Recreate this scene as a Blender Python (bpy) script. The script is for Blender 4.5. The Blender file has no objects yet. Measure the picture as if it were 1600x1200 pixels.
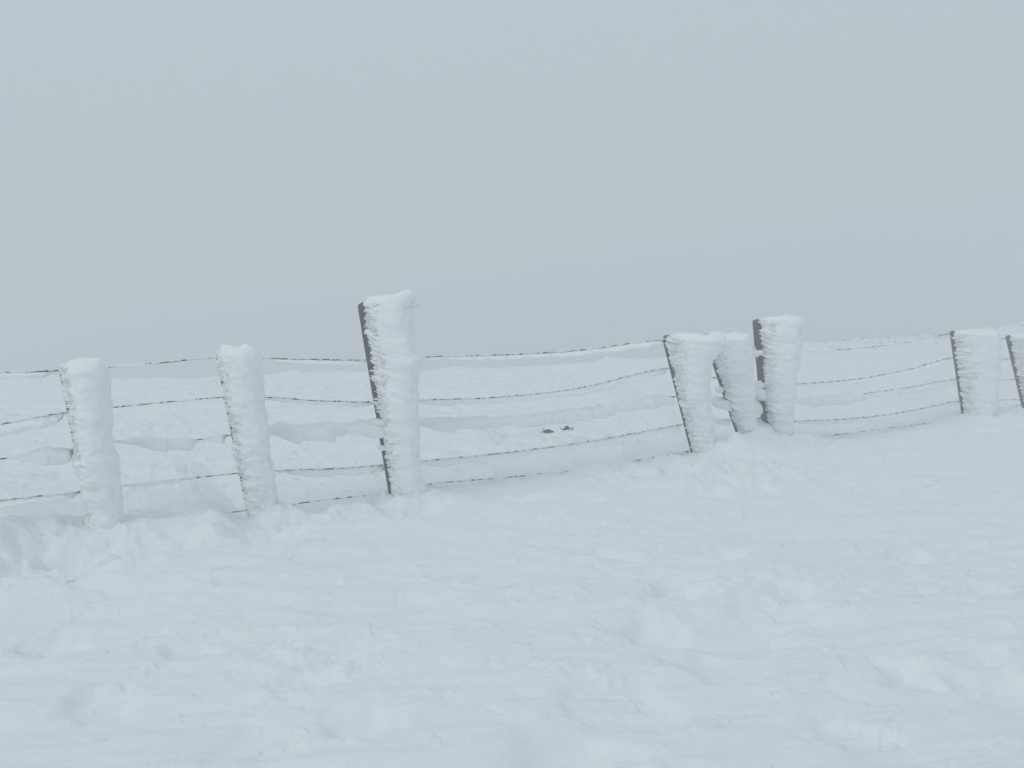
import bpy, math, random
import numpy as np
from mathutils import Matrix, Vector

random.seed(4)
RNG = np.random.default_rng(4)
scene = bpy.context.scene
COL = scene.collection
R = math.radians

# ------------------------------------------------------------------ camera
EYE = np.array([0.0, 0.0, 1.5])
PITCH, ROLL, FPX = R(7.5), R(7.5), 1256.0          # focal length in pixels of a 1600 px wide frame
FWD = np.array([0, math.cos(PITCH), -math.sin(PITCH)])
U0 = np.array([0, math.sin(PITCH), math.cos(PITCH)])
R0 = np.array([1.0, 0, 0])
UP = math.cos(ROLL) * U0 + math.sin(ROLL) * R0
RT = math.cos(ROLL) * R0 - math.sin(ROLL) * U0
cd = bpy.data.cameras.new('camera')
cd.sensor_width = 36.0
cd.lens = 36.0 * FPX / 1600.0
cd.clip_start = 0.05
cd.clip_end = 2000.0
cam = bpy.data.objects.new('camera', cd)
COL.objects.link(cam)
M = Matrix.Identity(4)
for i in range(3):
    M[i][0], M[i][1], M[i][2], M[i][3] = RT[i], UP[i], -FWD[i], EYE[i]
cam.matrix_world = M
scene.camera = cam

# ------------------------------------------------------------------ sky, sun, exposure
SUN_EL, SUN_AZ = R(50), R(-130)                       # azimuth from +Y towards +X
SKY_TOP, SKY_LOW = (0.530, 0.598, 0.650), (0.500, 0.564, 0.612)
world = bpy.data.worlds.new('World')
scene.world = world
world.use_nodes = True
wn, wl = world.node_tree.nodes, world.node_tree.links
wn.clear()
w_out = wn.new('ShaderNodeOutputWorld')
w_mix = wn.new('ShaderNodeMixShader')
w_mix.inputs[0].default_value = 0.94
w_sky = wn.new('ShaderNodeTexSky')
w_sky.sky_type = 'NISHITA'
w_sky.sun_disc = False
w_sky.sun_elevation = SUN_EL
w_sky.sun_rotation = SUN_AZ
w_sky.dust_density = 6.0
w_bg1 = wn.new('ShaderNodeBackground')
w_bg1.inputs[1].default_value = 0.06
wl.new(w_sky.outputs[0], w_bg1.inputs[0])
# overcast cloud: brighter towards the zenith, as an overcast sky is
w_tc = wn.new('ShaderNodeTexCoord')
w_sep = wn.new('ShaderNodeSeparateXYZ')
w_ramp = wn.new('ShaderNodeValToRGB')
w_ramp.color_ramp.elements[0].position = 0.0
w_ramp.color_ramp.elements[0].color = SKY_LOW + (1,)
w_ramp.color_ramp.elements[1].position = 0.45
w_ramp.color_ramp.elements[1].color = SKY_TOP + (1,)
wl.new(w_tc.outputs['Generated'], w_sep.inputs[0])
wl.new(w_sep.outputs[2], w_ramp.inputs[0])
w_bg2 = wn.new('ShaderNodeBackground')
w_bg2.inputs[1].default_value = 1.0
wl.new(w_ramp.outputs[0], w_bg2.inputs[0])
wl.new(w_bg1.outputs[0], w_mix.inputs[1])
wl.new(w_bg2.outputs[0], w_mix.inputs[2])
wl.new(w_mix.outputs[0], w_out.inputs[0])

sd = bpy.data.lights.new('sun', 'SUN')
sd.energy = 0.56
sd.angle = R(45)
sd.color = (1.0, 0.98, 0.95)
sun = bpy.data.objects.new('sun', sd)
COL.objects.link(sun)
sdir = Vector((math.sin(SUN_AZ) * math.cos(SUN_EL), math.cos(SUN_AZ) * math.cos(SUN_EL), math.sin(SUN_EL)))
sun.rotation_euler = (-sdir).to_track_quat('-Z', 'Y').to_euler()
sun.location = (0, 0, 30)

vs = scene.view_settings
vs.view_transform = 'Standard'
vs.look = 'None'
vs.exposure = 0.0
vs.gamma = 1.0
vs.use_curve_mapping = False
cy = scene.cycles
cy.max_bounces = 10
cy.diffuse_bounces = 4
cy.glossy_bounces = 2
cy.transmission_bounces = 2
cy.volume_bounces = 5
cy.use_denoising = True
cy.caustics_reflective = False
cy.caustics_refractive = False


# ------------------------------------------------------------------ projection helpers
def ray(px, py):
    return FWD + RT * ((px - 800.0) / FPX) + UP * ((600.0 - py) / FPX)


def project(p):
    q = np.asarray(p, float) - EYE
    z = q @ FWD
    return np.stack([800 + FPX * (q @ RT) / z, 600 - FPX * (q @ UP) / z], -1)


FA = EYE + ray(140, 828) * 4.76                    # fence line: ground points at two posts
FB = EYE + ray(1503, 648) * 9.26
FDIR = (FB - FA) * np.array([1, 1, 0])
FDIR /= np.linalg.norm(FDIR)
FNRM = np.array([FDIR[1], -FDIR[0], 0.0])          # towards the camera side


def on_fence(px, py, off=0.0):
    d = ray(px, py)
    p0 = FA + FNRM * off
    t = ((p0 - EYE) @ FNRM) / (d @ FNRM)
    return EYE + d * t


# slope of the hillside through the camera's feet and the fence foot
A2 = np.array([FA[:2], FB[:2]])
SA, SB = np.linalg.solve(A2, np.array([FA[2], FB[2]]))


def on_slope(px, py, lift=0.0):
    d = ray(px, py)
    t = (SA * EYE[0] + SB * EYE[1] + lift - EYE[2]) / (d[2] - SA * d[0] - SB * d[1])
    return EYE + d * t


WIND = np.array([0.90, -0.44, 0.0])                # the rime grew into the wind, this way
WIND[2] = SA * WIND[0]
WIND /= np.linalg.norm(WIND)
ZUP = np.array([0, 0, 1.0])


# ------------------------------------------------------------------ noise
_perm = RNG.permutation(4096)
_g2 = np.stack([np.cos(np.linspace(0, 2 * np.pi, 256, False)), np.sin(np.linspace(0, 2 * np.pi, 256, False))], -1)
_v3 = RNG.random(4096) * 2 - 1


def pn2(x, y, seed=0):
    x = np.asarray(x, float) + seed * 17.31
    y = np.asarray(y, float) - seed * 9.77
    xi, yi = np.floor(x).astype(np.int64), np.floor(y).astype(np.int64)
    fx, fy = x - xi, y - yi
    u, v = fx * fx * fx * (fx * (fx * 6 - 15) + 10), fy * fy * fy * (fy * (fy * 6 - 15) + 10)

    def g(ix, iy, dx, dy):
        h = _perm[(_perm[(ix + seed * 131) & 4095] + iy) & 4095] & 255
        return _g2[h, 0] * dx + _g2[h, 1] * dy
    a = g(xi, yi, fx, fy) * (1 - u) + g(xi + 1, yi, fx - 1, fy) * u
    b = g(xi, yi + 1, fx, fy - 1) * (1 - u) + g(xi + 1, yi + 1, fx - 1, fy - 1) * u
    return (a * (1 - v) + b * v) * 1.45


def fbm2(x, y, oct=4, seed=0, gain=0.5):
    s, a, f = 0, 1, 1
    for o in range(oct):
        s = s + a * pn2(x * f, y * f, seed + o)
        a *= gain
        f *= 2.03
    return s


def vn3(p, seed=0):
    """value noise in 3D, -1..1"""
    p = np.asarray(p, float) + seed * 11.7
    i = np.floor(p).astype(np.int64)
    f = p - i
    f = f * f * (3 - 2 * f)
    r = 0
    for dx in (0, 1):
        for dy in (0, 1):
            for dz in (0, 1):
                h = _perm[(_perm[(_perm[(i[..., 0] + dx) & 4095] + i[..., 1] + dy) & 4095] + i[..., 2] + dz) & 4095]
                w = (f[..., 0] if dx else 1 - f[..., 0]) * (f[..., 1] if dy else 1 - f[..., 1]) * (f[..., 2] if dz else 1 - f[..., 2])
                r = r + w * _v3[h]
    return r


def smooth(a, b, x):
    t = np.clip((x - a) / (b - a), 0, 1)
    return t * t * (3 - 2 * t)


# ------------------------------------------------------------------ materials
def mat_base(name):
    m = bpy.data.materials.new(name)
    m.use_nodes = True
    n, l = m.node_tree.nodes, m.node_tree.links
    return m, n, l, n['Principled BSDF']


def noise_node(n, l, scale, detail=4, rough=0.55, vec=None):
    t = n.new('ShaderNodeTexNoise')
    t.inputs['Scale'].default_value = scale
    t.inputs['Detail'].default_value = detail
    t.inputs['Roughness'].default_value = rough
    if vec is not None:
        l.new(vec, t.inputs['Vector'])
    return t


def mix_col(n, l, fac, c1, c2):
    r = n.new('ShaderNodeMix')
    r.data_type = 'RGBA'
    r.inputs[6].default_value = c1 + (1,)
    r.inputs[7].default_value = c2 + (1,)
    l.new(fac, r.inputs[0])
    return r.outputs[2]


def snow_material(name, c1, c2, bump, scale, stretch=(1, 1, 1), sss=0.0):
    m, n, l, b = mat_base(name)
    tc = n.new('ShaderNodeTexCoord')
    mp = n.new('ShaderNodeMapping')
    mp.inputs['Scale'].default_value = stretch
    l.new(tc.outputs['Object'], mp.inputs[0])
    big = noise_node(n, l, 1.3, 5, 0.6, tc.outputs['Object'])
    l.new(mix_col(n, l, big.outputs[0], c1, c2), b.inputs['Base Color'])
    b.inputs['Roughness'].default_value = 0.75
    b.inputs['Specular IOR Level'].default_value = 0.25
    if sss:
        b.inputs['Subsurface Weight'].default_value = sss
        b.inputs['Subsurface Radius'].default_value = (0.9, 0.97, 1.0)
        b.inputs['Subsurface Scale'].default_value = 0.02
    f1 = noise_node(n, l, scale, 6, 0.62, mp.outputs[0])
    f2 = noise_node(n, l, scale * 9, 3, 0.6, tc.outputs['Object'])
    ad = n.new('ShaderNodeMath')
    ad.operation = 'MULTIPLY_ADD'
    ad.inputs[1].default_value = 0.25
    l.new(f2.outputs[0], ad.inputs[0])
    l.new(f1.outputs[0], ad.inputs[2])
    bp = n.new('ShaderNodeBump')
    bp.inputs['Strength'].default_value = 1.0
    bp.inputs['Distance'].default_value = bump
    l.new(ad.outputs[0], bp.inputs['Height'])
    l.new(bp.outputs[0], b.inputs['Normal'])
    return m


M_SNOW = snow_material('snow', (0.85, 0.875, 0.90), (0.89, 0.905, 0.92), 0.009, 11.0, (0.5, 1.0, 1.0))
M_RIME = snow_material('rime', (0.86, 0.90, 0.915), (0.90, 0.925, 0.935), 0.004, 26.0, sss=0.35)


def dark_material(name, c1, c2, scale, stretch, rough, metal=0.0):
    m, n, l, b = mat_base(name)
    tc = n.new('ShaderNodeTexCoord')
    mp = n.new('ShaderNodeMapping')
    mp.inputs['Scale'].default_value = stretch
    l.new(tc.outputs['Object'], mp.inputs[0])
    t = noise_node(n, l, scale, 6, 0.65, mp.outputs[0])
    l.new(mix_col(n, l, t.outputs[0], c1, c2), b.inputs['Base Color'])
    b.inputs['Roughness'].default_value = rough
    b.inputs['Metallic'].default_value = metal
    bp = n.new('ShaderNodeBump')
    bp.inputs['Strength'].default_value = 0.6
    bp.inputs['Distance'].default_value = 0.003
    l.new(t.outputs[0], bp.inputs['Height'])
    l.new(bp.outputs[0], b.inputs['Normal'])
    return m


M_WOOD = dark_material('weathered_wood', (0.04, 0.047, 0.053), (0.13, 0.145, 0.155), 30, (1, 1, 0.08), 0.85)
M_WIRE = dark_material('wire_metal', (0.02, 0.023, 0.027), (0.06, 0.063, 0.068), 60, (1, 1, 1), 0.6, 0.3)
M_FROSTED = dark_material('frosted_grass', (0.36, 0.385, 0.39), (0.6, 0.62, 0.63), 30, (1, 1, 1), 0.9)
M_GRASS = dark_material('dead_grass', (0.055, 0.062, 0.066), (0.12, 0.13, 0.132), 40, (1, 1, 1), 0.9)


# ------------------------------------------------------------------ mesh helpers
def mesh_obj(name, verts, faces, mat, parent=None, smooth_shade=True):
    verts = np.asarray(verts, np.float32)
    faces = np.asarray(faces, np.int32)
    k = faces.shape[1]
    me = bpy.data.meshes.new(name)
    me.vertices.add(len(verts))
    me.vertices.foreach_set('co', verts.ravel())
    me.loops.add(faces.size)
    me.loops.foreach_set('vertex_index', faces.ravel())
    me.polygons.add(len(faces))
    me.polygons.foreach_set('loop_start', np.arange(0, faces.size, k, dtype=np.int32))
    if smooth_shade:
        me.polygons.foreach_set('use_smooth', np.ones(len(faces), bool))
    me.update(calc_edges=True)
    me.validate()
    me.materials.append(mat)
    o = bpy.data.objects.new(name, me)
    COL.objects.link(o)
    if parent is not None:
        o.parent = parent
        o.matrix_parent_inverse = Matrix.Identity(4)
    return o


def grid_faces(nr, nc, wrap):
    cc = nc if wrap else nc - 1
    i, j = np.meshgrid(np.arange(nr - 1), np.arange(cc), indexing='ij')
    j2 = (j + 1) % nc
    return np.stack([i * nc + j, i * nc + j2, (i + 1) * nc + j2, (i + 1) * nc + j], -1).reshape(-1, 4)


class Soup:
    """several closed pieces of ONE part gathered into one mesh"""

    def __init__(s):
        s.v, s.f, s.n = [], [], 0

    def add(s, v, f):
        s.v.append(np.asarray(v, float))
        s.f.append(np.asarray(f, int) + s.n)
        s.n += len(v)

    def build(s, name, mat, parent=None, sm=True):
        return mesh_obj(name, np.concatenate(s.v), np.concatenate(s.f), mat, parent, sm)


def frames(path):
    t = np.gradient(path, axis=0)
    t /= np.linalg.norm(t, axis=1, keepdims=True) + 1e-12
    a = np.cross(t, ZUP + 0 * t)
    bad = np.linalg.norm(a, axis=1) < 1e-3
    a[bad] = np.cross(t[bad], np.array([1.0, 0, 0]))
    a /= np.linalg.norm(a, axis=1, keepdims=True)
    return t, a, np.cross(a, t)


def tube(path, rad, seg=6):
    path = np.asarray(path, float)
    n = len(path)
    rad = np.broadcast_to(np.asarray(rad, float).reshape(-1, 1) if np.ndim(rad) == 1 else np.asarray(rad, float), (n, seg))
    _, a, b = frames(path)
    th = np.linspace(0, 2 * np.pi, seg, False)
    v = path[:, None] + rad[..., None] * (np.cos(th)[None, :, None] * a[:, None] + np.sin(th)[None, :, None] * b[:, None])
    v = v.reshape(-1, 3)
    f = grid_faces(n, seg, True)
    v = np.concatenate([v, path[:1], path[-1:]])
    k = n * seg
    j = np.arange(seg)
    c0 = np.stack([j, np.full(seg, k), np.full(seg, k), (j + 1) % seg], -1)
    # caps as quads with a doubled centre are degenerate, so pull the end rings to a point instead
    v[:seg] = path[0] + (v[:seg] - path[0]) * 0.02
    v[(n - 1) * seg:k] = path[-1] + (v[(n - 1) * seg:k] - path[-1]) * 0.02
    return v[:k], f


def polyline(pts, step):
    """smooth (Catmull-Rom) resampling of 3D points"""
    p = np.asarray(pts, float)
    e = np.concatenate([[2 * p[0] - p[1]], p, [2 * p[-1] - p[-2]]])
    out = []
    for i in range(len(p) - 1):
        n = max(2, int(np.linalg.norm(p[i + 1] - p[i]) / step))
        t = np.linspace(0, 1, n, False)[:, None]
        a, b, c, d = e[i:i + 4]
        # tension keeps unequal spacing from overshooting
        m1, m2 = (c - a) * 0.5, (d - b) * 0.5
        L = np.linalg.norm(c - b)
        m1 *= min(1, L / (np.linalg.norm(m1) + 1e-9))
        m2 *= min(1, L / (np.linalg.norm(m2) + 1e-9))
        out.append((2 * t**3 - 3 * t**2 + 1) * b + (t**3 - 2 * t**2 + t) * m1 + (-2 * t**3 + 3 * t**2) * c + (t**3 - t**2) * m2)
    out.append(p[-1:])
    return np.concatenate(out)


def tag(o, label=None, cat=None, kind=None, group=None):
    for k, v in (('label', label), ('category', cat), ('kind', kind), ('group', group)):
        if v:
            o[k] = v
    return o


# ------------------------------------------------------------------ the snow slope
foot_px = [(-150, 822), (0, 816), (140, 827), (250, 812), (330, 806), (395, 830), (450, 812), (520, 800), (606, 778), (650, 770), (860, 744),
           (1085, 717), (1120, 703), (1155, 692), (1195, 686), (1250, 689), (1370, 678), (1500, 650), (1600, 641), (1720, 634)]
foot = np.array([on_fence(*q) for q in foot_px])
foot_t = (foot - FA) @ FDIR
foot_r = foot[:, 2] - (SA * foot[:, 0] + SB * foot[:, 1])
foot_xy = [on_fence(*q)[:2] for q in ((150, 828), (402, 828), (615, 768), (1092, 716), (1164, 694), (1203, 690), (1511, 648), (1608, 644))]
crest_px = [(-400, 588), (-100, 586), (0, 584), (180, 594), (330, 592), (450, 588), (560, 586), (660, 581), (800, 574), (1000, 565),
            (1040, 560), (1150, 549), (1250, 540), (1380, 530), (1480, 526), (1600, 520), (1750, 512), (2000, 508)]
crest = np.array([on_slope(*q) for q in crest_px])
crest_az = np.degrees(np.arctan2(crest[:, 0], crest[:, 1]))
crest_r = np.hypot(crest[:, 0], crest[:, 1])
pit_px = [(1060, 922, .10, .05), (1235, 922, .10, .045), (1030, 985, .11, .05), (1160, 988, .16, .045), (1135, 868, .08, .03),
          (960, 872, .10, .03), (1210, 955, .12, .03), (1420, 858, .09, .03), (1500, 848, .10, .025), (1540, 920, .07, .03),
          (290, 1010, .09, .03), (155, 1090, .09, .035), (560, 1130, .08, .035), (470, 1065, .07, .02), (545, 1012, .08, .02),
          (1125, 1042, .12, .03), (1390, 1035, .07, .03), (1425, 1057, .07, .03), (1520, 1028, .08, .03), (1560, 1075, .10, .04),
          (960, 1100, .14, .03), (880, 1180, .12, .04), (1330, 1145, .10, .03), (400, 1165, .12, .02), (75, 1000, .09, .03),
          (275, 845, .12, .035), (225, 856, .09, .03), (185, 852, .10, .04), (60, 862, .22, .022), (20, 885, .10, .035), (410, 832, .16, .05),
          (100, 868, .12, .06), (660, 790, .10, .05), (640, 800, .12, .04), (780, 772, .12, .04), (860, 762, .10, .04), (1000, 742, .10, .04),
          (1060, 735, .10, .05), (1120, 750, .14, .05), (1160, 735, .10, .03), (1240, 708, .12, .06), (1215, 745, .12, .04), (1110, 768, .09, .03),
          (1300, 700, .12, .03), (1530, 672, .14, .06), (1590, 665, .12, .05), (1190, 765, .10, .03)]
bump_px = [(1180, 705, .20, .07), (1150, 930, .22, .025), (1290, 735, .15, .03), (1085, 730, .10, .04), (720, 775, .12, .03),
           (520, 800, .16, .03), (340, 822, .12, .04), (1190, 690, .10, .05), (1440, 690, .2, .03), (230, 880, .15, .03)]


def ground_z(x, y, detail=True):
    x, y = np.asarray(x, float), np.asarray(y, float)
    r = np.hypot(x, y)
    az = np.degrees(np.arctan2(x, y))
    xs = np.where(np.abs(x) < 8, x, np.sign(x) * (8 + 8 * np.tanh((np.abs(x) - 8) / 8)))
    ys = np.where(y < 14, y, 14 + 8 * np.tanh((y - 14) / 8))
    z = SA * xs + SB * ys
    # fence-line drift
    t = (x - FA[0]) * FDIR[0] + (y - FA[1]) * FDIR[1]
    s = (x - FA[0]) * FNRM[0] + (y - FA[1]) * FNRM[1]           # + is the camera side
    res = np.interp(t, foot_t, foot_r)
    k = np.exp(-(s / np.where(s > 0, 0.45, 1.7))**2)
    z = z + res * k
    # beyond the brow the hill drops away
    az_k = np.concatenate([[-180, -120], crest_az, [110, 180]])
    r_k = np.concatenate([[18, 15], crest_r, [24, 18]])
    rc = np.interp(az, az_k, r_k) + 0.25 * fbm2(az / 3.0, az * 0 + 3.3, 3, 9)
    over = np.maximum(0, r - rc)
    z = z - 0.42 * (np.sqrt(over**2 + 0.5) - math.sqrt(0.5)) * (1 - 0.0 * over)
    if not detail:
        return z
    # wind-worked snow surface
    a = x * 0.99 + y * 0.12
    b = -x * 0.12 + y * 0.99
    z = z + 0.045 * pn2(x / 2.6, y / 2.1, 1) * smooth(0.3, 2, r)
    behind = smooth(0.1, 0.9, -s)
    patch = smooth(-0.25, 0.55, fbm2(x / 1.7, y / 1.7, 2, 5))
    sas = fbm2(a / 0.62, b / 0.15, 4, 11, 0.55)
    sas = np.where(sas > 0, sas, 0.6 * sas)
    z = z + (0.010 + 0.018 * patch) * sas * (1 + 1.0 * behind)
    z = z + 0.035 * behind * (fbm2(a / 1.9, b / 0.55, 3, 21))
    rough = np.exp(-((s - 0.2) / 0.42)**2)
    z = z + rough * (0.06 * fbm2(x / 0.22, y / 0.22, 4, 41, 0.5) * smooth(-0.3, 0.5, pn2(x / 0.9, y / 0.9, 44)))
    cl = on_slope(1165, 738)
    heap = np.exp(-(((x - cl[0]) / 0.75)**2 + ((y - cl[1]) / 0.5)**2))
    z = z + heap * 0.05 * np.abs(fbm2(x / 0.19, y / 0.17, 4, 47, 0.55))
    lump = smooth(0.15, 0.75, fbm2(x / 1.1, y / 0.8, 2, 51))
    z = z + lump * 0.022 * np.abs(fbm2(x / 0.16, y / 0.13, 3, 52))
    z = z + 0.0030 * fbm2(a / 0.11, b / 0.04, 3, 61) * (0.5 + patch)
    # thin wind crust: little scarps where the top layer has been stripped
    cr1 = fbm2(a / 0.55 + 0.3 * pn2(x / 0.2, y / 0.2, 63), b / 0.17, 4, 64, 0.6)
    z = z + 0.010 * smooth(-0.10, 0.12, cr1 - 0.25) * (1 + behind)
    z = z + 0.034 * fbm2(a / 1.3, b / 0.42, 3, 69, 0.55) * (1 - 0.6 * behind)
    cr2 = fbm2(a / 0.20, b / 0.07, 3, 66, 0.6)
    z = z + 0.003 * smooth(-0.06, 0.16, cr2 - 0.2) * smooth(-0.1, 0.4, fbm2(x / 0.9, y / 0.7, 2, 68))
    for fx, fy in foot_xy:
        for k, (da, rad, h) in enumerate(((0.08, 0.16, 0.045), (0.27, 0.13, 0.05), (0.40, 0.10, 0.015))):
            dx, dy = x - fx - WIND[0] * da, y - fy - WIND[1] * da
            m = (np.abs(dx) < 4 * rad) & (np.abs(dy) < 4 * rad)
            if m.any():
                dd = np.hypot(dx[m], dy[m]) / rad
                z[m] = z[m] + h * np.exp(-dd**2) * (1 + 0.8 * fbm2(x[m] / 0.10, y[m] / 0.10, 3, 75 + k))
    for L, sg in ((pit_px, -1), (bump_px, 1)):
        for q, (px, py, rad, h) in enumerate(L):
            c = on_slope(px, py)
            dx, dy = x - c[0], y - c[1]
            m = (np.abs(dx) < 4 * rad) & (np.abs(dy) < 4 * rad)
            if m.any():
                ax, ay = dx[m], dy[m]
                wv = 1 + 0.35 * pn2(ax / rad * 0.9 + q * 3.1, ay / rad * 0.9, 70)
                dd = np.sqrt((ax / 1.25)**2 + ay**2) / rad * wv
                # pits keep a crisper far/near lip than a plain gaussian
                prof = 1 / (1 + np.exp((dd - 1) * (5 if sg < 0 else 3.2)))
                z[m] = z[m] + sg * h * (1.5 if sg < 0 else 1.2) * prof
    return z


def build_ground():
    th = np.concatenate([np.linspace(-180, -48, 60, False), np.linspace(-48, -37, 40, False), np.linspace(-37, 37, 760, False),
                         np.linspace(37, 48, 40, False), np.linspace(48, 180, 60, False)])
    th = np.radians(th)
    r = np.concatenate([np.linspace(0.15, 1.2, 12, False), np.geomspace(1.2, 13, 640, False), np.geomspace(13, 32, 110, False), np.geomspace(32, 160, 40)])
    RR, TT = np.meshgrid(r, th, indexing='ij')
    x, y = RR * np.sin(TT), RR * np.cos(TT)
    z = ground_z(x.ravel(), y.ravel())
    v = np.stack([x.ravel(), y.ravel(), z], -1)
    f = grid_faces(len(r), len(th), True)[:, ::-1]
    inner = v[:len(th)].copy()
    inner[:, :2] *= 0.02
    v = np.concatenate([v, inner])
    b = len(r) * len(th)
    j = np.arange(len(th))
    j2 = (j + 1) % len(th)
    f = np.concatenate([f, np.stack([b + j2, b + j, j, j2], -1)[:, ::-1]])
    o = mesh_obj('snow_ground', v, f, M_SNOW)
    tag(o, 'wind-blown snow covering the sloping hillside', None, 'structure')
    return o


ground = build_ground()

# ------------------------------------------------------------------ the fence
fo = FA.copy()
fence = bpy.data.objects.new('wire_fence', None)
COL.objects.link(fence)
fence.empty_display_size = 0.3
tag(fence, 'barbed wire fence with rime-plastered wooden posts crossing the snow slope', 'fence')


def post_mesh(name, base, top, half, parent, label):
    ax = top - base
    n = 60
    t = np.linspace(-0.35 / np.linalg.norm(ax), 1, n)
    path = base + ax * t[:, None]
    seg = 20
    th = np.linspace(0, 2 * np.pi, seg, False) + np.pi / 4
    sq = 1 / np.maximum(np.abs(np.cos(th + 0.35)), np.abs(np.sin(th + 0.35)))
    sq = np.minimum(sq, 1.22)
    rr = half * sq[None] * (1 + 0.04 * pn2(t[:, None] * 6, np.arange(seg)[None] * 0.9, 81))
    rr[-1] *= 0.55
    rr[-2] *= 0.93
    t[-2] = 1 - 0.012
    path = base + ax * t[:, None]
    v, f = tube(path, rr, seg)
    v, f = list(v), list(f)
    o = mesh_obj(name, v, f, M_WOOD, parent)
    tag(o, label)
    return o


def rime_plume(parent, base, top, edge, tau0, tau1, seed, top_lift=0.05, start=-0.005, above=0.03, ragk=1.0):
    """rime grown into the wind off a post: a wedge that broadens into a rounded front.
    edge: pixels on the windward outline, from top to foot"""
    ax = top - base
    H = np.linalg.norm(ax)
    axn = ax / H
    side = np.cross(WIND, axn)
    side /= np.linalg.norm(side)
    nv = int(H / 0.0052) + 10
    t = np.linspace(-0.30, 1.0 + above / H, nv)
    cen = base + ax * t[:, None]
    cpx = project(cen)
    # windward reach so that the outline falls on the edge pixels
    ex = np.interp(cpx[:, 1], [e[1] for e in edge], [e[0] for e in edge])
    aa = np.linspace(0.03, 1.2, 118)
    P = cen[:, None] + aa[None, :, None] * WIND
    xr = np.maximum(project(P + tau1 * 0.75 * side)[..., 0], project(P - tau1 * 0.75 * side)[..., 0])
    reach = np.array([np.interp(ex[i], xr[i], aa) for i in range(nv)]) + 0.03
    reach = np.convolve(np.pad(reach, 5, mode='edge'), np.ones(11) / 11, 'valid')
    # cross-section loop: left flank, rounded front, right flank, back
    nf, nr_, nb = 44, 26, 5
    u = np.concatenate([np.linspace(0, 1, nf, False)**0.9, np.ones(nr_), np.linspace(1, 0, nf + 1)[1:]**0.9, np.zeros(nb)])
    ang = np.concatenate([np.full(nf, -np.pi / 2), np.linspace(-np.pi / 2, np.pi / 2, nr_), np.full(nf, np.pi / 2), np.full(nb, 9)])
    nc = len(u)
    uu, tt = np.meshgrid(u, t)
    zz = tt * H
    rc = reach[:, None]
    tau = tau0 + (tau1 - tau0) * np.sin(np.minimum(uu, 1) * np.pi / 2)
    body = np.maximum(rc - tau1 * 1.3, 0.02)
    A = start + uu * (body - start)
    S = np.zeros_like(A)
    isL, isF, isR, isB = ang == -np.pi / 2, np.abs(ang) < 1.5707, ang == np.pi / 2, ang == 9
    S[:, isL] = -tau[:, isL]
    S[:, isR] = tau[:, isR]
    fr = isF
    A[:, fr] = np.repeat(body, fr.sum(), 1) + 1.3 * tau1 * np.cos(ang[fr])[None]
    S[:, fr] = tau1 * np.sin(ang[fr])[None]
    bb = np.linspace(1, -1, nb + 2)[1:-1]
    S[:, isB] = tau0 * bb[None]
    A[:, isB] = start - 0.004
    # outward directions
    NX = np.where(fr, np.cos(np.where(isB, 0, ang)), 0)[None] * np.ones_like(A)
    NS = np.where(fr, np.sin(np.where(isB, 0, ang)), np.where(isL, -1, np.where(isR, 1, 0)))[None] * np.ones_like(A)
    # feathers: streaks that run with the growth, rising a little; deep between them near the post
    q = zz + 0.10 * A + 0.02 * pn2(A * 7, zz * 5, seed + 3)
    st = fbm2(A * 5.0 + seed, q * 26.0, 4, seed, 0.62)
    st2 = 1 - np.abs(fbm2(A * 9.0, q * 48.0 + NS * 7, 3, seed + 8, 0.6)) * 1.6
    p3 = np.stack([A, S, zz], -1)
    l1 = vn3(p3 / 0.16, seed)
    l2 = vn3(p3 / 0.055, seed + 2)
    l3 = vn3(p3 / 0.022, seed + 5)
    near = np.exp(-(A / 0.13)**2)
    d = 0.014 * st * (0.24 + 1.4 * near) + 0.011 * st2 * (0.16 + 1.4 * near) + 0.018 * l1 * np.minimum(1, A / 0.15 + 0.2) + 0.009 * l2 * (1.2 - 0.6 * near) + 0.004 * l3
    mod = 0.55 + 0.75 * np.clip(vn3(p3 / 0.13, seed + 12) + 0.4, 0, 1.2)
    far_ = 1 - 0.3 * smooth(0.05, 0.2, A)
    d = (d * mod + 0.009 * (smooth(-0.12, 0.12, fbm2(A * 4.0 + NS * 3, q * 11.0, 3, seed + 15)) - 0.5)) * far_
    d = np.where(isB[None], 0.3 * d, d)
    A2_ = A + NX * d * 1.3
    S2_ = S + NS * d
    # ragged root on the post
    rag = ragk * 0.020 * fbm2(zz * 22, zz * 0 + seed, 3, seed + 4) + 0.012 * l3
    A2_ = A2_ + rag * np.exp(-((A - start) / 0.03)**2) * (1 - isB[None] * 0.3)
    # rounded, lumpy head, rising to windward
    topk = smooth(1.0 - 0.055 / H, 1.0 + above / H, tt)
    sq = np.sqrt(np.maximum(1 - topk**2, 0.0))
    mid = body * 0.5
    A2_ = A2_ * (0.72 + 0.28 * sq) + body * 0.75 * (0.28 - 0.28 * sq)
    S2_ = S2_ * sq
    rise = top_lift * np.clip(A2_ / np.maximum(rc, 0.05), 0, 1.05)**0.8 * smooth(0.80, 1.0, tt)
    rise = rise + 0.02 * vn3(np.stack([A2_, S2_, zz * 0], -1) / 0.07, seed + 9) * topk
    pos = base + axn * (zz + rise)[..., None] + WIND * A2_[..., None] + side * S2_[..., None]
    v = pos.reshape(-1, 3)
    f = grid_faces(nv, nc, True)
    sp = Soup()
    sp.add(v, f)
    # free feather tips along the root of the plume
    rs = np.random.default_rng(seed + 100)
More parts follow.
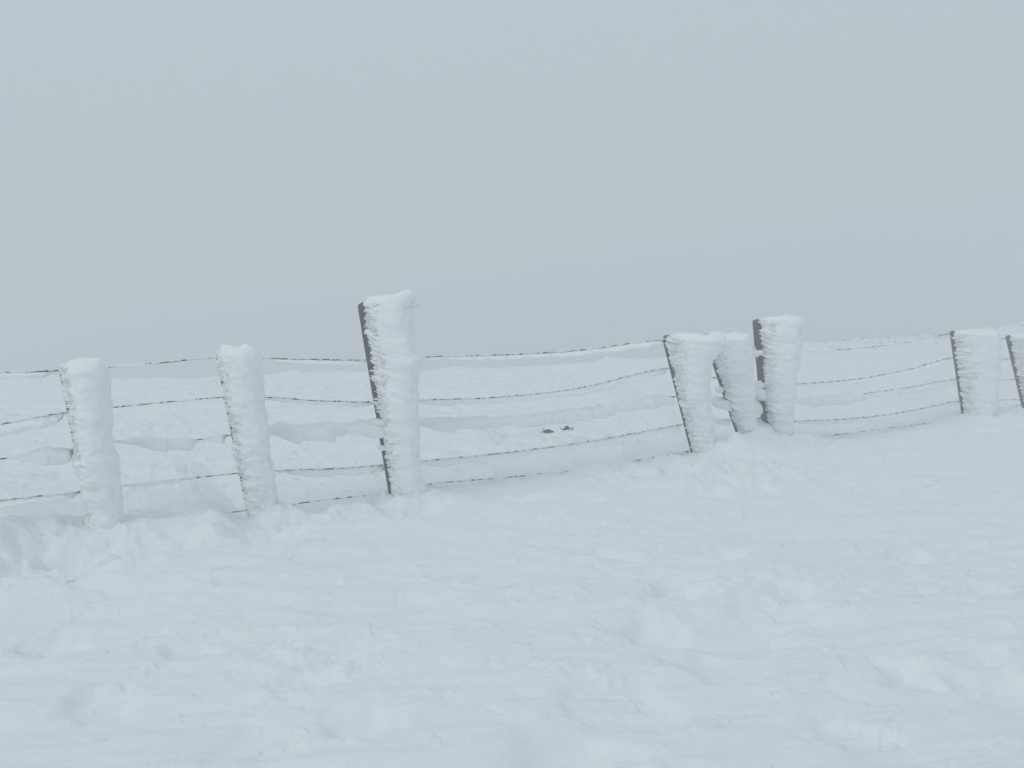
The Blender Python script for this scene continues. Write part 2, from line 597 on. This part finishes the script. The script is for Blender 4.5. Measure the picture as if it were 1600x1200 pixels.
    for k in range(int(H * 320)):
        z0 = rs.random() * H
        sg = 1 if rs.random() < 0.8 else -1
        bm = float(np.interp(z0 / H, t, body[:, 0]))
        a0 = rs.random()**1.7 * min(0.17, 0.5 * bm) + 0.004
        rr_ = tau0 + (tau1 - tau0) * math.sin(min(1, a0 / bm) * 1.57)
        L = rs.uniform(0.015, 0.06) * min(1, bm / 0.25)
        wd = rs.uniform(0.003, 0.0065)
        p0 = base + axn * (z0 + 0.08 * L) + WIND * (a0 + L) + side * sg * (rr_ - 0.003)
        tip = base + axn * (z0 - 0.10 * L + rs.uniform(-.006, .006)) + WIND * (a0 - rs.random() * 0.014) + side * sg * (rr_ + rs.uniform(0.003, 0.020))
        m = (p0 + tip) / 2 + side * sg * 0.005
        fv, ff = tube(np.array([p0, m * .45 + p0 * .55, m * .5 + tip * .5, tip]), np.array([wd, wd, wd * .8, wd * .1]), 5)
        sp.add(fv, ff)
    o = sp.build('rime_plume', M_RIME, parent)
    return o, reach


# name, wood left outline top / foot (pixels), half width, tau0, tau1, windward outline, head rise
POSTS = [
    dict(top=(93, 572), foot=(141, 830), half=.036, tau0=.040, tau1=.085, lift=.03, above=.035,
         edge=[(168, 560), (176, 590), (174, 620), (178, 680), (185, 720), (192, 780), (199, 830), (206, 860)],
         label='leftmost short fence post, its wood almost hidden under a thick rime plume'),
    dict(top=(337, 552), foot=(392, 828), half=.036, tau0=.040, tau1=.085, lift=.03, above=.035,
         edge=[(400, 545), (409, 560), (411, 600), (417, 650), (425, 700), (430, 750), (434, 790), (440, 830)],
         label='short fence post second from left, sheathed in rime'),
    dict(top=(558, 473), foot=(607, 768), half=.035, tau0=.010, rag=.5, tau1=.085, lift=.08, above=.012,
         edge=[(645, 460), (657, 478), (647, 492), (645, 520), (650, 545), (660, 556), (653, 600), (654, 660), (656, 700), (660, 760), (664, 790)],
         label='tall grey wooden post in the middle with a bare left edge and a broad rime plume'),
    dict(top=(1034, 524), foot=(1082, 716), half=.034, tau0=.040, tau1=.09, lift=.02, above=.012,
         edge=[(1134, 522), (1128, 540), (1108, 562), (1106, 600), (1110, 640), (1114, 680), (1122, 716)],
         label='slender fence post right of centre, its plume merging with the leaning stake beside it'),
    dict(top=(1098, 523), foot=(1156, 694), half=.025, tau0=.010, rag=.5, tau1=.08, lift=.02, above=.012,
         edge=[(1170, 526), (1176, 560), (1174, 600), (1178, 650), (1190, 690)],
         label='leaning dark stake behind the slender post, capped by rime'),
    dict(top=(1176, 499), foot=(1193, 690), half=.041, tau0=.016, rag=.7, tau1=.085, lift=.035, above=.012,
         edge=[(1243, 492), (1254, 508), (1248, 520), (1245, 560), (1240, 600), (1236, 650), (1237, 690)],
         label='tall right-hand wooden post with broad bare grey face between lumps of rime'),
    dict(top=(1484, 517), foot=(1503, 648), half=.026, tau0=.024, tau1=.09, lift=.02, above=.012,
         edge=[(1552, 512), (1562, 530), (1561, 560), (1557, 600), (1554, 650)],
         label='far fence post near the right edge with a feathered rime plume'),
    dict(top=(1571, 524), foot=(1599, 644), half=.026, tau0=.014, tau1=.09, lift=.02, above=.012,
         edge=[(1640, 520), (1650, 560), (1650, 600), (1652, 650)],
         label='last thin dark fence post cut by the right edge'),
]
RIGHT = np.array([math.cos(R(0)), 0, 0])
posts = []
for i, P in enumerate(POSTS):
    b, t = on_fence(*P['foot']), on_fence(*P['top'])
    # the pixels give the left outline: move to the axis
    view = b - EYE
    view[2] = 0
    view /= np.linalg.norm(view)
    rv = np.array([view[1], -view[0], 0])
    b, t = b + rv * P['half'], t + rv * P['half']
    po = post_mesh('fence_post', b, t, P['half'], fence, P['label'])
    _, reach = rime_plume(po, b, t, P['edge'], P['tau0'], P['tau1'], 5 + 13 * i, P['lift'], above=P['above'], ragk=P.get('rag', 1.0))
    posts.append((po, b, t, P))


def rime_lump(parent, px, py, rx, rz, seed, off=0.03):
    c = on_fence(px, py, off)
    n1, n2 = 22, 30
    t, a = np.linspace(0.02, np.pi - 0.02, n1), np.linspace(0, 2 * np.pi, n2, False)
    T, A = np.meshgrid(t, a, indexing='ij')
    p = np.stack([np.sin(T) * np.cos(A), np.sin(T) * np.sin(A), np.cos(T)], -1)
    k = 1 + 0.42 * vn3(p / 0.7, seed) + 0.26 * vn3(p / 0.32, seed + 1) + 0.14 * vn3(p / 0.14, seed + 2)
    p = p * k[..., None]
    side = np.cross(WIND, ZUP)
    pos = c + WIND * (p[..., :1] * rx) + side * (p[..., 1:2] * rx * 0.6) + ZUP * (p[..., 2:] * rz)
    mesh_obj('rime_lump', pos.reshape(-1, 3), grid_faces(n1, n2, True), M_RIME, parent)


# lumps of rime frozen on where the wires pass the tall posts and the stake
for pi, px, py, rx, rz in ((5, 1181, 552, .075, .034), (5, 1188, 601, .060, .040), (5, 1187, 618, .066, .055), (5, 1192, 672, .10, .09), (2, 592, 664, .07, .035), (2, 589, 629, .05, .013),
                           (2, 597, 700, .03, .02), (4, 1124, 609, .035, .03), (4, 1136, 655, .03, .014), (4, 1106, 546, .08, .075), (4, 1122, 535, .09, .055), (3, 1041, 529, .035, .022), (0, 101, 576, .035, .026), (1, 345, 556, .035, .026)):
    rime_lump(posts[pi][0], px, py, rx, rz, px % 37)
# overhanging beaks at the windward heads of the two tall posts
for pi, px, py, rx, rz, off in ((2, 637, 477, .075, .024, .30), (2, 626, 466, .08, .03, .27), (5, 1241, 509, .065, .026, .30)):
    rime_lump(posts[pi][0], px, py, rx, rz, px % 31, off)

# ------------------------------------------------------------------ barbed wire
WIRES = [
    [(-90, 587), (0, 583), (92, 579), (175, 573), (255, 566), (337, 559), (412, 560), (490, 561.5), (572, 562), (655, 558), (790, 554), (910, 547),
     (1038, 531), (1120, 540), (1180, 546), (1250, 547.5), (1330, 545), (1410, 536), (1485, 522), (1560, 528), (1576, 530), (1700, 526)],
    [(-90, 682), (0, 663), (103, 644), (180, 636), (345, 621), (420, 621), (500, 626), (585, 628), (655, 625), (770, 621), (900, 607), (1045, 575),
     (1115, 590), (1185, 600), (1240, 600), (1340, 592), (1420, 577), (1489, 559), (1560, 562), (1577, 561), (1700, 556)],
    [(-90, 734), (0, 717), (112, 703), (185, 690), (300, 688), (357, 680), (430, 670), (590, 664), (650, 660), (850, 650), (1052, 620), (1125, 630),
     (1187, 636), (1240, 628), (1340, 616), (1420, 605), (1496, 592), (1560, 594), (1585, 593), (1700, 588)],
    [(-90, 794), (0, 782), (130, 768), (200, 758), (378, 739), (440, 735), (520, 732), (603, 726), (660, 720), (800, 706), (930, 688), (1066, 663),
     (1138, 657), (1189, 660), (1240, 658), (1330, 654), (1410, 644), (1500, 626), (1560, 625), (1595, 624), (1700, 618)],
    [(-90, 860), (100, 838), (250, 820), (327, 805), (387, 797), (440, 790), (520, 780), (606, 770), (665, 757), (800, 745), (930, 730), (1078, 705),
     (1125, 698), (1152, 690), (1240, 683), (1300, 680), (1370, 671), (1440, 662), (1503, 654), (1560, 655), (1700, 650)],
]
WIRE_LABEL = ['top strand of barbed wire', 'second strand of barbed wire from the top', 'middle strand of barbed wire, mostly buried in rime',
              'fourth strand of barbed wire from the top', 'lowest strand of barbed wire, dipping into the snow']
# rime sheets on the wires: strand, x range in pixels, reach into the wind, thickness, droop, crown above the wire
CRUST = [
    (0, -80, 95, .10, .016, .10, .0), (0, 172, 250, .05, .009, .0, .006), (0, 405, 566, .17, .012, .12, .0), (0, 640, 1036, .16, .009, .10, .0),
    (0, 1108, 1192, .12, .035, .1, .012), (0, 1246, 1300, .10, .016, .1, .004),
    (1, -80, 108, .16, .020, .2, .0), (1, 405, 585, .10, .010, .1, .0), (1, 640, 1040, .13, .011, .12, .0), (1, 1165, 1196, .10, .03, .1, .01), (1, 1240, 1480, .10, .009, .1, .0),
    (2, 10, 125, .14, .034, .2, .022), (2, 178, 310, .15, .030, .2, .020), (2, 318, 362, .12, .036, .3, .012), (2, 405, 606, .18, .040, .32, .022), (2, 640, 1050, .16, .034, .22, .020),
    (2, 1100, 1198, .16, .05, .2, .03), (2, 1236, 1345, .16, .030, .2, .02), (2, 1345, 1490, .12, .018, .2, .0),
    (3, -80, 130, .08, .009, .2, .0), (3, 190, 300, .05, .008, .1, .004), (3, 430, 608, .13, .012, .2, .0), (3, 640, 1062, .12, .010, .15, .0), (3, 1105, 1140, .10, .02, .2, .012),
    (3, 1160, 1200, .12, .05, .2, .03), (3, 1236, 1500, .10, .010, .2, .0),
    (4, 1090, 1240, .12, .03, .2, .015), (4, 1366, 1392, .05, .012, .1, .01),
]


def rime_crust(parent, path, reach, thick, droop, crown, seed):
    """a sheet of rime grown off a wire into the wind"""
    n = len(path)
    s = np.concatenate([[0], np.cumsum(np.linalg.norm(np.diff(path, axis=0), axis=1))])
    nf, ne, nb = 16, 9, 7
    u = np.concatenate([np.linspace(0, 1, nf, False), np.ones(ne), np.linspace(1, 0, nf + 1)[1:], np.zeros(nb)])
    ang = np.concatenate([np.full(nf, np.pi / 2), np.linspace(np.pi / 2, -np.pi / 2, ne), np.full(nf, -np.pi / 2), np.linspace(-np.pi / 2, -1.5 * np.pi, nb + 2)[1:-1]])
    flank = np.abs(np.abs(ang) - np.pi / 2) < 1e-6
    endk = np.minimum(smooth(0, 0.13, s), smooth(0, 0.13, s[-1] - s))
    rn = reach * (0.75 + 0.36 * fbm2(s * 4.5, s * 0, 5, seed, 0.5)) * (0.04 + 0.96 * endk)
    tn = thick * (0.8 + 0.4 * fbm2(s * 7, s * 0 + 5, 3, seed + 1)) * (0.12 + 0.88 * endk)
    ss, uu = np.meshgrid(s, u, indexing='ij')
    A = uu * np.maximum(rn, 0.01)[:, None] + np.where(ang > -1.571, np.cos(ang), 0.0)[None] * tn[:, None] * 0.6 * (~flank)[None]
    back = (ang < -1.571)[None] * np.ones_like(A, bool)
    A = np.where(back, 0.007 * np.cos(ang)[None], A)
    Tk = np.sin(ang)[None] * np.where(uu > 0.999, tn[:, None], 0.004 + (tn[:, None] - 0.004) * np.minimum(1, uu * 1.6 + crown * 18)**0.7)
    Tk = np.where(back, np.sin(ang)[None] * (0.004 + 0.2 * crown), Tk)
    p3 = np.stack([ss, A, Tk], -1)
    d = 0.26 * tn[:, None] * vn3(p3 / 0.06, seed) + 0.0035 * vn3(p3 / 0.018, seed + 3) + 0.12 * tn[:, None] * fbm2(ss * 24 + A * 3, A * 4, 3, seed + 5)
    Tk = Tk + np.sign(np.sin(ang))[None] * d * np.minimum(1, uu * 3 + 0.15)
    A = A + 0.5 * d * (uu > 0.99)
    crown_n = crown * np.maximum(0, 0.75 + 0.8 * fbm2(s * 9, s * 0 + 2, 3, seed + 6)) * (0.2 + 0.8 * endk)
    wd = WIND - droop * ZUP
    wd = wd / np.linalg.norm(wd)
    lift = (np.maximum(np.sin(ang), 0)[None] * crown_n[:, None])
    # small crest of frost standing on the wire
    lift = lift + np.maximum(np.sin(ang), 0)[None] * (uu < 0.3) * 0.006 * np.maximum(0, fbm2(s * 30, s * 0, 3, seed + 7))[:, None]
    pos = path[:, None] + wd * A[..., None] + ZUP * (Tk + lift - np.where(crown > 0, 0.004, 0.012 + 0.005 * np.clip(fbm2(s * 22, s * 0 + 8, 3, seed + 2), -1, 1))[:, None])[..., None]
    f = grid_faces(n, len(u), True)
    pos[0] = pos[0].mean(0) + (pos[0] - pos[0].mean(0)) * 0.05
    pos[-1] = pos[-1].mean(0) + (pos[-1] - pos[-1].mean(0)) * 0.05
    return mesh_obj('rime_crust', pos.reshape(-1, 3), f, M_RIME, parent)


WR = 0.0037
for wi, px in enumerate(WIRES):
    off = -0.045
    path = polyline([on_fence(x, y, off) for x, y in px], 0.012)
    n = len(path)
    s = np.concatenate([[0], np.cumsum(np.linalg.norm(np.diff(path, axis=0), axis=1))])
    path[:, 2] += 0.0025 * pn2(s * 6, s * 0, 90 + wi)
    # two twisted strands read as a slightly lumpy round section
    th = np.linspace(0, 2 * np.pi, 7, False)
    rr = WR * (1 + 0.28 * np.cos(2 * (th[None] - s[:, None] * 2 * np.pi / 0.05)))
    v, f = tube(path, rr, 7)
    wire = mesh_obj('barbed_wire', v, f, M_WIRE, fence)
    tag(wire, WIRE_LABEL[wi])
    pxs = project(path)[:, 0]
    # barbs
    sp, fr = Soup(), Soup()
    T, Aa, Bb = frames(path)
    sb = 0.03
    while sb < s[-1] - 0.03:
        i = int(np.searchsorted(s, sb))
        a0 = random.uniform(0, 6.28)
        for k in range(2):
            a1 = a0 + k * 1.7 + random.uniform(-.3, .3)
            dv = math.cos(a1) * Aa[i] + math.sin(a1) * Bb[i]
            c = path[i] + T[i] * (k - 0.5) * 0.006
            v, f = tube(np.array([c - dv * .013 + T[i] * .003, c - dv * .004, c + dv * .004, c + dv * .013 - T[i] * .003]), 0.0015, 5)
            sp.add(v, f)
        # the coil of the barb round the wire
        v, f = tube(np.array([path[i] + T[i] * q for q in (-.008, -.005, 0, .005, .008)]), np.array([.001, .0048, .0052, .0048, .001]), 7)
        sp.add(v, f)
        if random.random() < 0.45:
            nl = 7
            q = np.linspace(-1, 1, nl)
            pth = path[i] + T[i] * (q[:, None] * random.uniform(.008, .016)) + ZUP * 0.002 + WIND * random.uniform(.002, .012)
            v, f = tube(pth, 0.009 * random.uniform(.6, 1.1) * np.sqrt(np.maximum(1 - q**2, .02)), 7)
            fr.add(v, f)
        sb += random.uniform(0.085, 0.125)
    tag(sp.build('barbs', M_WIRE, wire), kind='stuff')
    tag(fr.build('frost_beads', M_RIME, wire), kind='stuff')
    # broken film of frost along the strand
    up = fbm2(s * 17, s * 0 + wi * 3, 4, 33 + wi, 0.7)
    rf = WR * (1.0 + 1.4 * np.clip(up + 0.0, -0.6, 0.7))
    fp = path + ZUP * 0.0016 + WIND * 0.0015
    v, f = tube(fp, rf, 7)
    mesh_obj('frost_film', v, f, M_RIME, wire)
    # staples that hold the strand on each post
    for po, b, t, P in posts:
        k = (path - (b + (t - b) * np.clip((path[:, 2] - b[2]) / (t[2] - b[2]), 0, 1)[:, None]))[:, :2]
        j = int(np.argmin((k**2).sum(1)))
        if b[2] + 0.02 < path[j, 2] < t[2]:
            c = path[j] - FDIR * P['half'] * 0.9
            q = np.linspace(-1, 1, 9)[:, None]
            arc = c + ZUP * q * 0.011 - FNRM * (0.006 - 0.008 * np.abs(q)**3) + FNRM * 0.012 * np.abs(q)**3
            v, f = tube(arc, 0.0022, 5)
            mesh_obj('staple', v, f, M_WIRE, po)
    for ci, (w, x0, x1, L, th_, dr, cr) in enumerate(CRUST):
        if w == wi:
            m = (pxs >= x0) & (pxs <= x1)
            seg = polyline(path[m][::2], 0.0085) if m.sum() > 6 else path[m]
            if len(seg) > 4:
                rime_crust(wire, seg, L, th_, dr, cr, 200 + ci * 7)

# ------------------------------------------------------------------ fallen lump of rime at the foot of the leftmost post
def snow_lump():
    c = on_slope(150, 880)
    c[2] = float(ground_z(np.array([c[0]]), np.array([c[1]]))[0])
    n1, n2 = 40, 72
    t = np.linspace(0, 1, n1)
    a = np.linspace(0, 2 * np.pi, n2, False)
    T, A = np.meshgrid(t, a, indexing='ij')
    rx, ry, h = 0.26, 0.20, 0.15
    x = rx * np.cos(A) * T
    y = ry * np.sin(A) * T
    z = h * (0.5 + 0.5 * np.cos(T * np.pi))
    # a sharp curved lip towards the left, long tail to the right
    x = np.where(x < 0, x * (0.38 + 0.25 * T), x * 1.35) - 0.05 * (z / h)**2
    z = z * (1 - 0.35 * smooth(0.0, 0.30, x))
    p = np.stack([x, y, z], -1)
    k = 1 + 0.22 * vn3(p / 0.10, 3) + 0.10 * vn3(p / 0.04, 5) + 0.04 * vn3(p / 0.015, 7)
    p = p * k[..., None] + c
    p[..., 2] += SA * (p[..., 0] - c[0]) - 0.05 - 0.03 * T
    o = mesh_obj('snow_lump', p.reshape(-1, 3), grid_faces(n1, n2, True)[:, ::-1], M_SNOW)
    tag(o, 'rounded lump of snow with a sharp left lip at the foot of the leftmost post', 'snow lump')


snow_lump()


# ------------------------------------------------------------------ vegetation showing through the snow
def blade(sp, c, h, w, lean, az):
    d = np.array([math.cos(az), math.sin(az), 0])
    n = np.array([-d[1], d[0], 0])
    p = [c - 0.02 * ZUP, c + ZUP * h * .55 + d * lean * h * .3, c + ZUP * h * .85 + d * lean * h]
    v, f = tube(np.array([p[0], p[0] + (p[1] - p[0]) * .5, p[1], p[2]]), np.array([w, w, w * .8, w * .2]), 4)
    sp.add(v, f)


def gz(p):
    return float(ground_z(np.array([p[0]]), np.array([p[1]]))[0])


def on_ground(px, py):
    d = ray(px, py)
    lo, hi = 1.0, 1.0
    for k in range(400):
        hi = 1.0 + k * 0.09
        q = EYE + d * hi
        if gz(q) > q[2]:
            break
        lo = hi
    for k in range(18):
        m = (lo + hi) / 2
        q = EYE + d * m
        if gz(q) > q[2]:
            hi = m
        else:
            lo = m
    return EYE + d * hi


def tuft(px, py, wid, n, hgt, label):
    sp = Soup()
    c = on_ground(px, py)
    for k in range(n):
        a = random.gauss(0, wid * 0.45)
        q = c + np.array([a, random.gauss(0, 0.03), 0])
        q[2] = gz(q)
        blade(sp, q, hgt * random.uniform(.5, 1.1), random.uniform(.004, .008), random.uniform(-.2, 1.1), random.uniform(-.6, .6))
    # matted base
    q = np.linspace(-1.0, 1.0, 13)
    mat_path = np.array([c + np.array([k_ * wid, 0.01 * math.sin(k_ * 5), 0]) for k_ in q])
    mat_path[:, 2] = [gz(k_) + 0.002 for k_ in mat_path]
    v, f = tube(mat_path, 0.006 * (1.1 - np.abs(q)), 6)
    sp.add(v, f)
    for k in range(max(3, n // 5)):
        q = c + np.array([random.gauss(0, wid * 0.35), random.gauss(0, 0.02), 0])
        q[2] = gz(q) + 0.006
        l_ = random.uniform(.02, .05)
        v, f = tube(np.array([q - [l_, 0, .008], q - [l_ * .4, 0, -.006], q + [l_ * .4, 0, .01], q + [l_, 0, -.008]]), np.array([.003, .009, .008, .002]), 6)
        sp.add(v, f)
    o = sp.build('grass_tuft', M_GRASS)
    tag(o, label, 'grass tuft', 'thing', 'dark grass tufts beyond the fence')
    return o


tuft(855, 675, 0.06, 14, 0.022, 'larger dark grass tuft poking through the snow beyond the middle wires')
tuft(885, 671, 0.075, 6, 0.014, 'smaller sparse grass tuft just right of the darker tuft beyond the wires')

sp = Soup()
for (px, py, n, sx) in [(1345, 535, 26, .5), (1390, 532, 26, .5), (1440, 528, 40, .5), (1470, 527, 60, .4), (1565, 521, 26, .5), (1595, 518, 60, .9), (1300, 538, 12, .4)]:
    c = on_slope(px, py)
    for k in range(n):
        q = c + np.array([random.gauss(0, sx), random.gauss(0, 0.6), 0])
        q[2] = gz(q)
        blade(sp, q, random.uniform(.02, .07), random.uniform(.010, .026), random.uniform(-.3, 1.2), random.uniform(-.6, .6))
for (px, py) in [(102, 903), (111, 908), (1080, 727)]:
    c = on_ground(px, py)
    for k in range(5):
        q = c + np.array([random.gauss(0, .008), random.gauss(0, .008), 0])
        q[2] = gz(q)
        blade(sp, q, random.uniform(.004, .010), random.uniform(.002, .004), random.uniform(-.3, 1.2), random.uniform(-.6, .6))
go = sp.build('grass', M_FROSTED)
tag(go, 'frosted grass tips showing along the far brow and through thin snow', None, 'stuff')

# ------------------------------------------------------------------ the fog
def haze():
    x, y0, y1, z0, z1 = 165, -165, 165, -75.0, 2.3
    v = [(sx * x, yy, zz) for zz in (z0, z1) for yy in (y0, y1) for sx in (-1, 1)]
    f = [(0, 2, 3, 1), (4, 5, 7, 6), (0, 1, 5, 4), (2, 6, 7, 3), (0, 4, 6, 2), (1, 3, 7, 5)]
    m = bpy.data.materials.new('fog')
    m.use_nodes = True
    n, l = m.node_tree.nodes, m.node_tree.links
    n.remove(n['Principled BSDF'])
    pv = n.new('ShaderNodeVolumePrincipled')
    pv.inputs['Color'].default_value = (0.906, 0.916, 0.925, 1)
    pv.inputs['Density'].default_value = 0.032
    pv.inputs['Anisotropy'].default_value = 0.0
    l.new(pv.outputs[0], n['Material Output'].inputs['Volume'])
    o = mesh_obj('haze', v, f, m, None, False)
    tag(o, 'pale fog filling the air over the hillside', None, 'stuff')


haze()
